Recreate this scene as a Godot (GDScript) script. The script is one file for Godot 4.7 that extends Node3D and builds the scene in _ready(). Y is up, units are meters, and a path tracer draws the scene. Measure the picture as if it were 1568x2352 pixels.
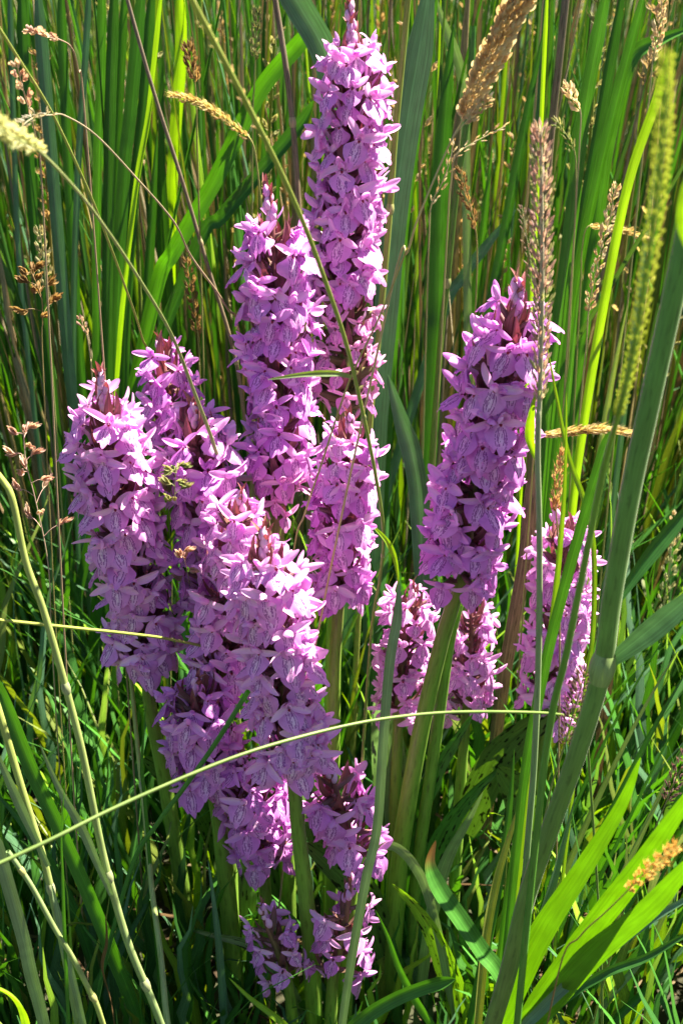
extends Node3D
# Marsh orchids in a reedy meadow, seen from close by and slightly above. Distances in metres.

const CM := 0.01
const PITCH := -24.0
const HALF := 0.36397        # tan(20 deg), half of the vertical field of view
const EYE := Vector3(0.0, 0.57, 0.60)
var view := Basis.from_euler(Vector3(deg_to_rad(PITCH), 0, 0))
var rng := RandomNumberGenerator.new()
var taken := {}
var M := {}
var petal_mats := []
var lip_mats := []
var flowers := []
var buds := []
var spikelets := {}

# ---------------------------------------------------------------- helpers
func numbered(called: String) -> String:
	var k: int = taken.get(called, -1) + 1
	taken[called] = k
	return called if k == 0 else "%s_%03d" % [called, k]

func thing(called: String, label: String, category: String, at := Vector3.ZERO, group := "") -> Node3D:
	var o := Node3D.new()
	o.name = numbered(called)
	o.position = at
	add_child(o)
	metas(o, label, category, group)
	return o

func metas(o: Node, label: String, category: String, group := "") -> void:
	o.set_meta("label", label)
	o.set_meta("category", category)
	if group:
		o.set_meta("group", group)

func part(called: String, mesh: Mesh, m: Material, parent: Node) -> MeshInstance3D:
	var o := MeshInstance3D.new()
	o.name = called
	o.mesh = mesh
	o.material_override = m
	parent.add_child(o, true)
	return o

func solo(called: String, mesh: Mesh, m: Material, at: Vector3, label: String, category: String, group := "") -> MeshInstance3D:
	var o := MeshInstance3D.new()
	o.name = numbered(called)
	o.mesh = mesh
	o.material_override = m
	o.position = at
	add_child(o)
	metas(o, label, category, group)
	return o

func at(u: float, v: float, z: float) -> Vector3:
	var d := view * Vector3((u - 784.0) / 1176.0 * HALF, (1176.0 - v) / 1176.0 * HALF, -1.0)
	return EYE + d * ((z - EYE.z) / d.z)

func span(w: float, p: Vector3) -> float:       # a width of w picture units at the place p
	return w * HALF / 1176.0 * (view.inverse() * (EYE - p)).z

func smooth_path(p: Array, per := 6) -> Array:
	if p.size() < 3:
		per = 10
	var r := []
	for i in p.size() - 1:
		var a: Vector3 = p[maxi(i - 1, 0)]
		var b: Vector3 = p[i]
		var c: Vector3 = p[i + 1]
		var d: Vector3 = p[mini(i + 2, p.size() - 1)]
		for k in per:
			r.append(b.cubic_interpolate(c, a, d, float(k) / per))
	r.append(p[-1])
	return r

func trace(flat: Array, z0: float, z1: float, root := true) -> Array:   # tip first, base last
	var p := []
	var n := flat.size() / 2
	for i in n:
		var t := float(i) / maxf(1.0, n - 1)
		p.append(at(flat[i * 2], flat[i * 2 + 1], lerpf(z0, z1, t)))
	if root:
		var l: Vector3 = p[-1]
		var d: Vector3 = (p[-1] - p[-2]).normalized()
		if l.y > 0.01:
			var sl := clampf(d.x / maxf(0.25, -d.y), -1.0, 1.0) * 0.55
			p.append(Vector3(l.x + sl * l.y * 0.5, l.y * 0.5, l.z))
			p.append(Vector3(l.x + sl * l.y * 0.8, -0.005, l.z))
	return smooth_path(p)

func add_grid(st: SurfaceTool, pos: Array, uv: Array, col: Array, cols: int, rows: int, base: int, wrap := false) -> int:
	for i in pos.size():
		st.set_color(col[i] if col.size() > 1 else (col[0] if col.size() else Color.WHITE))
		st.set_uv(uv[i])
		st.add_vertex(pos[i])
	for r in rows - 1:
		for c in cols - 1:
			var a := base + r * cols + c
			st.add_index(a); st.add_index(a + 1); st.add_index(a + cols)
			st.add_index(a + 1); st.add_index(a + cols + 1); st.add_index(a + cols)
	return base + pos.size()

func begin() -> SurfaceTool:
	var st := SurfaceTool.new()
	st.begin(Mesh.PRIMITIVE_TRIANGLES)
	return st

func done(st: SurfaceTool) -> ArrayMesh:
	st.generate_normals()
	return st.commit()

# a ribbon along p (tip first): width w(metres) at each sample, folded along the middle
func add_ribbon(st: SurfaceTool, base: int, p: Array, w: Array, c: Array, yaw := 0.0, twist := 0.0, fold := 0.2, origin := Vector3.ZERO, across := 5, towards := Vector3(0, 0.3, 1.0)) -> int:
	var pos := []; var uv := []; var col := []
	var run := 0.0
	var n := p.size()
	for i in n:
		var tn: Vector3 = (p[mini(i + 1, n - 1)] - p[maxi(i - 1, 0)]).normalized()
		var face := towards
		face = (face - tn * face.dot(tn)).normalized()
		face = face.rotated(tn, yaw + twist * i / n)
		var side := face.cross(tn).normalized()
		if i:
			run += (p[i] - p[i - 1]).length()
		for j in across:
			var s := 2.0 * j / (across - 1) - 1.0
			pos.append(p[i] - origin + side * (s * w[i] * 0.5) + face * (fold * w[i] * (absf(s) - 0.5)))
			uv.append(Vector2(s * 0.48 + 0.5, run * 9.0))
			col.append(c[i])
	return add_grid(st, pos, uv, col, across, n, base)

func add_tube(st: SurfaceTool, base: int, p: Array, r: Array, c: Array, origin := Vector3.ZERO, sides := 7) -> int:
	var pos := []; var uv := []; var col := []
	var n := p.size()
	var side := Vector3.RIGHT
	var run := 0.0
	for i in n:
		var tn: Vector3 = (p[mini(i + 1, n - 1)] - p[maxi(i - 1, 0)]).normalized()
		if absf(tn.dot(side)) > 0.95:
			side = Vector3.FORWARD
		side = (side - tn * side.dot(tn)).normalized()
		var up := tn.cross(side)
		if i:
			run += (p[i] - p[i - 1]).length()
		for j in sides + 1:
			var a := TAU * j / sides
			pos.append(p[i] - origin + (side * cos(a) + up * sin(a)) * r[i])
			uv.append(Vector2(2.0 * j / sides, run * 9.0))
			col.append(c[i])
	return add_grid(st, pos, uv, col, sides + 1, n, base)

func tint(c: Color, k: float) -> Color:
	return Color(c.r * k, c.g * k, c.b * k)

# ---------------------------------------------------------------- materials
func tex(im: Image) -> ImageTexture:
	return ImageTexture.create_from_image(im)

func leaf_image(streak: float, mid: float, blot: float, sd: int) -> Image:
	var im := Image.create(64, 256, false, Image.FORMAT_RGB8)
	var r := RandomNumberGenerator.new(); r.seed = sd
	var n := FastNoiseLite.new(); n.seed = sd; n.frequency = 0.03
	var line := []
	for x in 64:
		line.append(r.randf() * streak * (1.0 if x % 3 else 1.6))
	for y in 256:
		for x in 64:
			var s := absf(x - 31.5) / 31.5
			var k: float = 1.0 - line[x] - 0.10 * (n.get_noise_2d(x * 4.0, cosf_wrap(y)) + 0.3)
			k += mid * exp(-s * s * 120.0)
			var q := n.get_noise_2d(x * 2.5 + 300.0, cosf_wrap(y) * 1.4)
			if blot > 0.0 and q > 0.28:
				k *= 1.0 - blot * clampf((q - 0.28) * 10.0, 0.0, 1.0)
			k = clampf(k, 0.0, 1.0)
			im.set_pixel(x, y, Color(k, k, k * 0.98))
	return im

func cosf_wrap(y: float) -> float:
	return 90.0 * absf(fmod(y / 128.0, 2.0) - 1.0)

func leafy(t: Texture2D, rough: float, glow: Color, spec := 0.4) -> StandardMaterial3D:
	var m := StandardMaterial3D.new()
	m.vertex_color_use_as_albedo = true
	m.albedo_texture = t
	m.roughness = rough
	m.metallic_specular = spec
	m.cull_mode = BaseMaterial3D.CULL_DISABLED
	if glow.r + glow.g + glow.b > 0.0:
		m.backlight_enabled = true
		m.backlight = glow
	return m

func lip_image(sd: int) -> Image:
	var im := Image.create(96, 96, false, Image.FORMAT_RGB8)
	var r := RandomNumberGenerator.new(); r.seed = sd
	var n := FastNoiseLite.new(); n.seed = sd; n.frequency = 0.05
	var dashes := []
	for side in [-1.0, 1.0]:
		for k in 12:
			var x: float = side * r.randf_range(0.03, 0.34)
			var y := r.randf_range(0.12, 0.70)
			dashes.append([x, y, r.randf_range(0.015, 0.07), r.randf_range(-0.25, 0.25) + x * 0.5])
	for py in 96:
		for pxx in 96:
			var x := (pxx - 47.5) / 48.0
			var y := py / 95.0
			var pale := exp(-pow(x / 0.36, 4.0)) * clampf((0.86 - y) / 0.3, 0.0, 1.0)
			var c := Color(0.91, 0.65, 0.91).lerp(Color(0.99, 0.91, 0.98), pale * 0.9)
			c = c.lerp(Color(0.82, 0.53, 0.83), clampf(n.get_noise_2d(pxx, py) * 0.7, 0.0, 0.5))
			var ink := 0.0
			for loop in [[0.19, 0.10, 0.70], [0.37, 0.16, 0.80]]:
				var tt: float = (y - loop[1]) / (loop[2] - loop[1])
				if tt > 0.0 and tt < 1.0:
					var lx: float = loop[0] * pow(sin(PI * clampf(tt * 0.82 + 0.10, 0.0, 1.0)), 0.45) + 0.018 * n.get_noise_2d(py * 6.0, 40.0 * loop[0])
					var broken := n.get_noise_2d(py * 4.0 + (300.0 if x > 0.0 else 0.0), 77.0 * loop[0])
					if broken > -0.20:
						ink = maxf(ink, clampf(1.0 - (absf(absf(x) - lx) - 0.016) / 0.022, 0.0, 1.0))
			for d in dashes:
				var dy: float = y - d[1]
				if absf(dy) < d[2]:
					ink = maxf(ink, clampf(1.0 - (absf(x - d[0] - d[3] * dy) - 0.012) / 0.022, 0.0, 1.0))
			c = c.lerp(Color(0.46, 0.10, 0.50), ink * 0.66)
			var throat := clampf(1.0 - Vector2(x / 0.13, (y - 0.02) / 0.10).length(), 0.0, 1.0)
			c = c.lerp(Color(0.55, 0.10, 0.22), clampf(throat * 2.0, 0.0, 1.0))
			im.set_pixel(pxx, py, c)
	return im

func petal_image(sd: int) -> Image:
	var im := Image.create(48, 64, false, Image.FORMAT_RGB8)
	var n := FastNoiseLite.new(); n.seed = sd; n.frequency = 0.07
	for y in 64:
		for x in 48:
			var s := absf(x - 23.5) / 23.5
			var vein := 0.5 + 0.5 * cos((x - 23.5) * 1.1 + n.get_noise_1d(y * 0.7) * 1.5)
			var k := 0.10 * pow(vein, 4.0) + 0.10 * clampf(n.get_noise_2d(x * 1.5, y * 0.6) + 0.2, 0.0, 1.0)
			var c := Color(1.0, 0.91, 0.98).lerp(Color(0.96, 0.77, 0.95), clampf(s * 0.7 + y / 150.0, 0.0, 1.0))
			c = c.lerp(Color(0.76, 0.45, 0.79), k)
			im.set_pixel(x, y, c)
	return im

func make_materials() -> void:
	var vein := tex(leaf_image(0.20, 0.10, 0.0, 3))
	var vein2 := tex(leaf_image(0.30, -0.12, 0.25, 8))
	var spotted := tex(leaf_image(0.16, -0.10, 0.8, 21))
	M.leaf = leafy(vein, 0.42, Color(0.86, 0.86, 0.30))
	M.broad = leafy(tex(leaf_image(0.09, 0.05, 0.0, 44)), 0.50, Color(1.0, 1.0, 0.25))
	M.glaucous = leafy(vein, 0.50, Color(0.55, 0.60, 0.40), 0.5)
	M.dry = leafy(vein2, 0.75, Color(0.5, 0.45, 0.35), 0.3)
	M.spotted = leafy(spotted, 0.45, Color(0.70, 0.75, 0.30))
	M.stem = leafy(tex(leaf_image(0.08, 0.0, 0.12, 33)), 0.42, Color(0.45, 0.5, 0.2))
	M.fuzzy = M.stem.duplicate()
	M.fuzzy.rim_enabled = true; M.fuzzy.rim = 0.25; M.fuzzy.rim_tint = 0.3
	M.seed = leafy(tex(leaf_image(0.10, 0.0, 0.1, 61)), 0.7, Color(1.0, 0.95, 0.80), 0.3)
	M.bract = leafy(vein, 0.5, Color(0.7, 0.45, 0.5))
	var pt := [tex(petal_image(1)), tex(petal_image(2))]
	var lt := []
	for k in 4:
		lt.append(tex(lip_image(50 + k)))
	# fresh, deep, pale, fading
	for c in [Color(0.99, 0.94, 1.0), Color(0.94, 0.82, 0.97), Color(1.0, 0.98, 1.0), Color(0.98, 0.94, 0.93)]:
		var p := []; var l := []
		for t in pt:
			p.append(petal_material(t, c))
		for t in lt:
			l.append(petal_material(t, c))
		petal_mats.append(p); lip_mats.append(l)

func petal_material(t: Texture2D, c: Color) -> StandardMaterial3D:
	var m := StandardMaterial3D.new()
	m.albedo_texture = t
	m.albedo_color = c
	m.roughness = 0.5
	m.metallic_specular = 0.4
	m.cull_mode = BaseMaterial3D.CULL_DISABLED
	m.backlight_enabled = true
	m.backlight = Color(0.86, 0.76, 0.86)
	return m

# ---------------------------------------------------------------- orchid flowers
func petal_mesh(length: float, width: float, bend: float, cup: float, tipw := 0.5) -> ArrayMesh:   # grows along +y, its face to +z
	var st := begin()
	var pos := []; var uv := []
	var rows := 9; var cols := 5
	var y := 0.0; var z := 0.0
	var before := 0.0
	for i in rows:
		var t := sin(PI * 0.5 * i / (rows - 1))
		var a := bend * t
		y += cos(a) * length * (t - before); z += sin(a) * length * (t - before)
		before = t
		var w := maxf(width * 0.5 * pow(sin(PI * clampf(0.10 + 0.90 * pow(t, 0.9), 0.0, 1.0)), tipw), width * 0.012)
		for j in cols:
			var s := 2.0 * j / (cols - 1) - 1.0
			pos.append(Vector3(s * w, y - sin(a) * cup * s * s * w, z + cos(a) * cup * s * s * w))
			uv.append(Vector2(s * 0.47 + 0.5, t))
	add_grid(st, pos, uv, [], cols, rows, 0)
	return done(st)

func lip_mesh(r: RandomNumberGenerator) -> ArrayMesh:
	var st := begin()
	var pos := []; var uv := []
	var rows := 9; var cols := 13
	var hw := r.randf_range(0.54, 0.68) * CM
	var length := r.randf_range(1.15, 1.35) * CM
	var reflex := r.randf_range(0.25, 0.75)
	var roll := r.randf_range(-0.15, 0.25)
	for i in rows:
		var t := float(i) / (rows - 1)
		for j in cols:
			var s := 2.0 * j / (cols - 1) - 1.0
			var q := absf(s)
			var low := 0.80 - 0.26 * pow(q, 4.0) + 0.035 * sin(q * 15.0)
			if q < 0.34:
				low = lerpf(1.04, 0.78, smoothstep(0.08, 0.30, q))
			var w := 0.30 + 0.70 * smoothstep(0.0, 0.60, t)
			if t > 0.7:
				w *= 1.0 - 0.12 * (t - 0.7) / 0.3
			var x := s * w * hw
			var yy := -length * t * low
			var zz := 0.25 * CM * sin(t * 1.6) - reflex * q * q * hw * w - roll * t * t * CM + 0.04 * CM * sin(s * 9.0) * t
			pos.append(Vector3(x, yy, zz))
			uv.append(Vector2(0.5 + 0.5 * s * w, t * low * 0.98 + 0.01))
	add_grid(st, pos, uv, [], cols, rows, 0)
	return done(st)

func bract_mesh(length: float, width: float, curve: float, ca: Color, cb: Color) -> ArrayMesh:
	var p := []; var w := []; var c := []
	var pt := Vector3(0, 0, 0)
	var n := 9
	for i in n:
		var t := float(i) / (n - 1)
		var a := 0.95 - curve * t          # from outwards to upwards
		if i:
			pt += Vector3(0, cos(a), sin(a)) * length / (n - 1)
		p.append(pt)
		w.append(width * pow(sin(PI * (0.14 + 0.86 * pow(t, 0.8))), 0.8) + 0.0002)
		c.append(ca.lerp(cb, t))
	var st := begin()
	add_ribbon(st, 0, p, w, c, PI, 0.0, -0.25)
	return done(st)

func make_flowers() -> void:
	var r := RandomNumberGenerator.new(); r.seed = 11
	var lips := []
	for k in 12:
		lips.append(lip_mesh(r))
	var laterals := []; var dorsals := []; var petals := []
	for k in 8:
		laterals.append(petal_mesh(r.randf_range(0.95, 1.32) * CM, r.randf_range(0.31, 0.44) * CM, r.randf_range(-1.1, 0.9), r.randf_range(0.4, 1.1), 0.50))
		dorsals.append(petal_mesh(r.randf_range(0.65, 0.90) * CM, 0.40 * CM, r.randf_range(0.7, 1.6), 0.7))
		petals.append(petal_mesh(r.randf_range(0.55, 0.75) * CM, 0.33 * CM, r.randf_range(0.8, 1.6), 0.6))
	var maroon := Color(0.30, 0.11, 0.15); var olive := Color(0.25, 0.24, 0.08)
	var bracts := []
	for k in 3:
		bracts.append(bract_mesh((1.7 + 0.35 * k) * CM, 0.48 * CM, 0.6 + 0.25 * k, olive.lerp(maroon, 0.3 + 0.2 * k), maroon))
	var green_bract := bract_mesh(2.3 * CM, 0.55 * CM, 0.7, Color(0.14, 0.20, 0.05), Color(0.17, 0.13, 0.06))
	var tip_bract := bract_mesh(1.7 * CM, 0.36 * CM, 0.8, Color(0.38, 0.20, 0.14), Color(0.46, 0.18, 0.20))
	var ov := begin()
	var path := smooth_path([Vector3(0, 0, 0.12), Vector3(0, 0.20, 0.68), Vector3(0, 0.50, 1.30)].map(func(v): return v * CM), 4)
	var rad := []; var cc := []
	for i in path.size():
		rad.append((0.09 + 0.06 * sin(PI * i / (path.size() - 1))) * CM); cc.append(Color(0.34, 0.18, 0.20))
	add_tube(ov, 0, path, rad, cc, Vector3.ZERO, 6)
	var ovary := done(ov)
	var fat := begin()
	var rad2 := []; var cc2 := []
	for i in path.size():
		rad2.append((0.12 + 0.14 * sin(PI * i / (path.size() - 1))) * CM); cc2.append(Color(0.21, 0.20, 0.08))
	add_tube(fat, 0, path, rad2, cc2, Vector3.ZERO, 7)
	var capsule := done(fat)
	var sp := begin()
	var sp_path := smooth_path([Vector3(0, 0.50, 1.33), Vector3(0, 0.15, 1.0), Vector3(0, -0.45, 0.75)].map(func(v): return v * CM), 4)
	var sr := []
	for i in sp_path.size():
		sr.append((0.15 - 0.07 * i / (sp_path.size() - 1)) * CM)
	add_tube(sp, 0, sp_path, sr, range(sp_path.size()).map(func(_i): return Color.WHITE), Vector3.ZERO, 6)
	var spur := done(sp)
	for kind in 4:
		var set_ := []
		for k in 12:
			var f := Node3D.new()
			f.name = "flower"
			var fade := kind == 3
			part("ovary", capsule if fade else ovary, M.bract, f)
			part("spur", spur, petal_mats[kind][k % 2], f)
			var lip := part("lip", lips[k], lip_mats[kind][k % 4], f)
			lip.position = Vector3(0, 0.50, 1.40) * CM
			lip.rotation = Vector3(r.randf_range(-0.55, 0.05), r.randf_range(-0.25, 0.25), r.randf_range(-0.2, 0.2))
			if fade:
				lip.scale = Vector3(0.62, 0.75, 0.9)
			for s in [-1.0, 1.0]:
				var l := part("lateral_sepal", laterals[r.randi() % 8], petal_mats[kind][k % 2], f)
				l.position = Vector3(s * 0.08, 0.58, 1.36) * CM
				var dir := Vector3(s * r.randf_range(0.6, 1.0), r.randf_range(-0.25, 0.95), r.randf_range(-0.25, 0.6)).normalized()
				l.basis = frame(dir, Vector3(-s * 0.2 + r.randf_range(-0.5, 0.5), r.randf_range(-0.4, 0.9), 1.0))
				var q := part("petal", petals[r.randi() % 8], petal_mats[kind][(k + 1) % 2], f)
				q.position = Vector3(s * 0.10, 0.60, 1.36) * CM
				q.basis = frame(Vector3(s * r.randf_range(0.15, 0.6), r.randf_range(0.5, 0.9), 0.45).normalized(), Vector3(-s * 0.9, -0.1, 0.8))
				if fade:
					l.scale = Vector3(0.7, 0.85, 1.0); q.scale = Vector3(0.6, 0.8, 1.0)
			var d := part("dorsal_sepal", dorsals[k % 8], petal_mats[kind][k % 2], f)
			d.position = Vector3(0, 0.64, 1.33) * CM
			d.basis = frame(Vector3(r.randf_range(-0.15, 0.15), 0.9, 0.35).normalized(), Vector3(0, -0.4, 1.0))
			var b := part("bract", green_bract if fade and k % 2 else bracts[k % 3], M.bract, f)
			b.position = Vector3(0, -0.12, 0.12) * CM
			b.rotation.y = r.randf_range(-0.25, 0.25)
			set_.append(f)
		flowers.append(set_)
		# a bud: closed petals in a bract
		var bm := begin()
		var bp := []; var br := []
		for i in 9:
			var t: float = i / 8.0
			bp.append(Vector3(0, t * 0.85, 0.10 + 0.45 * t - 0.30 * t * t) * CM)
			br.append((0.03 + 0.19 * pow(sin(PI * pow(t, 0.8)), 0.8)) * CM)
		add_tube(bm, 0, bp, br, range(9).map(func(_i): return Color.WHITE), Vector3.ZERO, 8)
		var body := done(bm)
		var bset := []
		for k in 2:
			var f := Node3D.new()
			f.name = "bud"
			part("bud_petals", body, petal_mats[kind][k], f)
			var b := part("bract", tip_bract, M.bract, f)
			b.scale = Vector3(1.0, 0.95, 1.0)
			b.rotation.x = -0.55
			bset.append(f)
		buds.append(bset)

func frame(y: Vector3, face: Vector3) -> Basis:   # y axis along y, z axis as near to face as it goes
	var z := (face - y * face.dot(y)).normalized()
	return Basis(y.cross(z).normalized(), y, z)

# path: tip, ..., end of the spike (index cut), then down the stem to the ground
func orchid(label: String, path: Array, cut: int, z0: float, z1: float, scale_ := 1.0, kinds := [0, 1, 2], dens := 4.0, wilt := 0.0, leaves := 1) -> void:
	var p := trace(path, z0, z1)
	var root: Vector3 = p[-1]
	root.y = 0.0
	var o := thing("marsh_orchid", label, "orchid", root, "marsh orchids in flower")
	var n := p.size()
	var last := cut * 6
	var run := [0.0]
	for i in range(1, n):
		run.append(run[-1] + (p[i] - p[i - 1]).length())
	var total: float = run[last]
	var rad := []; var col := []
	for i in n:
		var t: float = run[i] / total
		rad.append(lerpf(0.0012, 0.0032, clampf(t, 0.0, 1.0)) * scale_ if t < 1.0 else lerpf(0.0032, 0.0045, clampf((t - 1.0), 0.0, 1.0)) * scale_)
		col.append(Color(0.26, 0.10, 0.12).lerp(Color(0.20, 0.28, 0.06), clampf(t * 1.3 - 0.2, 0.0, 1.0)).lerp(Color(0.24, 0.44, 0.06), clampf(t * 2.0 - 2.0, 0.0, 1.0)))
	var st := begin()
	add_tube(st, 0, p, rad, col, root, 9)
	part("stem", done(st), M.stem, o)
	var count := int(total / CM * dens * 1.68)
	var ang := rng.randf() * TAU
	var i := 0
	for k in count:
		var t := (k + 0.3 + rng.randf_range(-0.3, 0.3)) / count
		var top := k < maxi(6, count / 9)
		var s := total * (0.015 + t * 0.985)
		if wilt > 0.0 and t > 1.0 - wilt and k % 4 == 0:
			ang += 2.39996
			continue
		i = 0
		while i < n - 2 and run[i + 1] < s:
			i += 1
		var c: Vector3 = p[i].lerp(p[i + 1], (s - run[i]) / maxf(1e-6, run[i + 1] - run[i]))
		var up: Vector3 = (p[maxi(i - 3, 0)] - p[mini(i + 4, n - 1)]).normalized()
		up = (up + Vector3(0, 0.8, 0)).normalized()
		ang += 2.39996 + rng.randf_range(-0.25, 0.25)
		var out := Vector3(cos(ang), 0, sin(ang))
		out = (out - up * out.dot(up)).normalized()
		var kind: int = kinds[rng.randi() % kinds.size()]
		if wilt > 0.0 and t > 1.0 - wilt:
			kind = 3
		var f: Node3D
		if top:
			f = buds[kind][k % 2].duplicate()
		else:
			f = flowers[kind][rng.randi() % 12].duplicate()
		f.name = "bud" if top else "flower"
		var grow := lerpf(0.72, 1.0, smoothstep(0.03, 0.25, t)) * scale_ * 0.97 * rng.randf_range(0.82, 1.15)
		var tilt := rng.randf_range(-0.35, 0.25) + (0.25 if t < 0.2 else 0.0)
		var b := Basis(up.cross(out), up, out).orthonormalized()
		b = b.rotated(b.x, -tilt).rotated(b.y, rng.randf_range(-0.45, 0.45)).rotated(b.z, rng.randf_range(-0.25, 0.25))
		f.transform = Transform3D(b.scaled(Vector3.ONE * grow), c - root)
		o.add_child(f, true)
	for k in leaves:
		var a := rng.randf() * TAU
		var h := rng.randf_range(0.03, 0.10)
		var j := n - 1
		while j > 0 and p[j].y < h:
			j -= 1
		var q: Vector3 = p[j]
		var dir := Vector3(cos(a), 0, sin(a))
		var l := rng.randf_range(0.06, 0.11)
		var lp := smooth_path([q + dir * l * 0.50 + Vector3(0, l * 0.90, 0), q + dir * l * 0.20 + Vector3(0, l * 0.52, 0), q + dir * 0.004])
		var w := []; var lc := []
		for m in lp.size():
			var t := float(m) / (lp.size() - 1)
			w.append(0.019 * pow(sin(PI * (0.03 + 0.80 * t)), 0.7)); lc.append(Color(0.13, 0.26, 0.06))
		var ls := begin()
		add_ribbon(ls, 0, lp, w, lc, 0.0, 0.0, 0.22, root, 7)
		part("leaf", done(ls), M.spotted, o)

# ---------------------------------------------------------------- grasses
const GREEN := Color(0.085, 0.29, 0.045)
const DARK := Color(0.055, 0.20, 0.040)
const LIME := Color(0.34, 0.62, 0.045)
const BLUE := Color(0.125, 0.285, 0.155)
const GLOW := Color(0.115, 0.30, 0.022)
const PALE := Color(0.27, 0.40, 0.19)
const OLIVE := Color(0.23, 0.32, 0.06)
const TAN := Color(0.40, 0.30, 0.17)
const GREY := Color(0.30, 0.25, 0.19)
const STRAW := Color(0.52, 0.42, 0.19)
const BROWN := Color(0.20, 0.12, 0.055)
const YELLOW := Color(0.42, 0.50, 0.12)

# widths: w picture units; tip share tapers to a point; shape "leaf" bellies out, "strap" keeps its width
func blade_parts(p: Array, w: float, c: Color, tip: float, foot := 0.7, vary := 0.12) -> Array:
	var ws := []; var cs := []
	var n := p.size()
	for i in n:
		var t := float(i) / (n - 1)
		var k := pow(clampf(t / maxf(tip, 0.001), 0.0, 1.0), 0.75)
		k *= lerpf(1.0, foot, clampf((t - 0.6) / 0.4, 0.0, 1.0))
		ws.append(w * maxf(k, 0.03))
		cs.append(tint(c, 1.0 + rng.randf_range(-vary, vary)))
	return [ws, cs]

func blade(called: String, label: String, flat: Array, z0: float, z1: float, w: float, c: Color, o := {}) -> MeshInstance3D:
	var p := trace(flat, z0, z1, o.get("root", true))
	var origin: Vector3 = p[-1]
	var wm := span(w, at(flat[0], flat[1], z0).lerp(at(flat[-2], flat[-1], z1), 0.5))
	var bp := blade_parts(p, wm, c, o.get("tip", 0.25), o.get("foot", 0.7))
	if o.has("end"):
		for i in p.size():
			var t := float(i) / (p.size() - 1)
			bp[1][i] = (o.end as Color).lerp(bp[1][i], smoothstep(o.get("end_at", 0.1) * 0.6, o.get("end_at", 0.1) * 1.4, t))
	var st := begin()
	add_ribbon(st, 0, p, bp[0], bp[1], o.get("yaw", rng.randf_range(-0.4, 0.4)), o.get("twist", rng.randf_range(-0.4, 0.4)), o.get("fold", 0.32 if called == "reed_leaf" else 0.2), origin, 5, Vector3(-0.30, -0.60, 0.85) if o.get("under", false) else Vector3(0, 0.3, 1.0))
	return solo(called, done(st), M[o.get("m", "leaf")], origin, label, o.get("cat", "leaf"), o.get("group", ""))

func stalk_mesh(p: Array, w0: float, w1: float, c0: Color, c1: Color, origin: Vector3, sides := 7) -> ArrayMesh:
	var r := []; var cs := []
	for i in p.size():
		var t := float(i) / (p.size() - 1)
		r.append(lerpf(w0, w1, t) * 0.5)
		cs.append(tint(c0.lerp(c1, t), rng.randf_range(0.9, 1.1)))
	var st := begin()
	add_tube(st, 0, p, r, cs, origin, sides)
	return done(st)

# a stem with nodes and leaves: nodes = shares of its length; leaves = arrays [flat, z0, z1, w, color]
func stalk(called: String, label: String, flat: Array, z0: float, z1: float, w0: float, w1: float, c0: Color, c1: Color, o := {}) -> Node3D:
	var p := trace(flat, z0, z1, o.get("root", true))
	var root: Vector3 = p[-1]
	var t := thing(called, label, o.get("cat", "grass stem"), root, o.get("group", ""))
	var m0 := span(w0, p[0]); var m1 := span(w1, at(flat[-2], flat[-1], z1))
	part("culm", stalk_mesh(p, m0, m1, c0, c1, root, 9), M[o.get("m", "stem")], t)
	for s in o.get("nodes", []):
		var i := clampi(int(s * (p.size() - 1)), 1, p.size() - 2)
		var dir: Vector3 = (p[i + 1] - p[i - 1]).normalized()
		var rr := lerpf(m0, m1, s) * 0.5
		var np := []; var nr := []; var nc := []
		for k in 7:
			np.append(p[i] + dir * (k - 3) * rr * 0.55)
			nr.append(rr * (1.04 + o.get("swell", 0.26) * cos((k - 3) / 3.0 * PI * 0.5)))
			nc.append(o.get("node_color", c1.lerp(Color(0.55, 0.5, 0.3), 0.45)))
		var st := begin()
		add_tube(st, 0, np, nr, nc, root, 9)
		part("node", done(st), M.stem, t)
	for l in o.get("leaves", []):
		side_leaf(t, root, l)
	return t

func side_leaf(t: Node3D, root: Vector3, l: Array) -> void:
	var q := trace(l[0], l[1], l[2], false)
	var bp := blade_parts(q, span(l[3], q[q.size() / 2]), l[4], 0.45, l[5] if l.size() > 5 else 0.8)
	var st := begin()
	add_ribbon(st, 0, q, bp[0], bp[1], rng.randf_range(-0.3, 0.3), rng.randf_range(-0.3, 0.3), 0.22, root)
	part("leaf", done(st), M[l[6] if l.size() > 6 else "leaf"], t)

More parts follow.
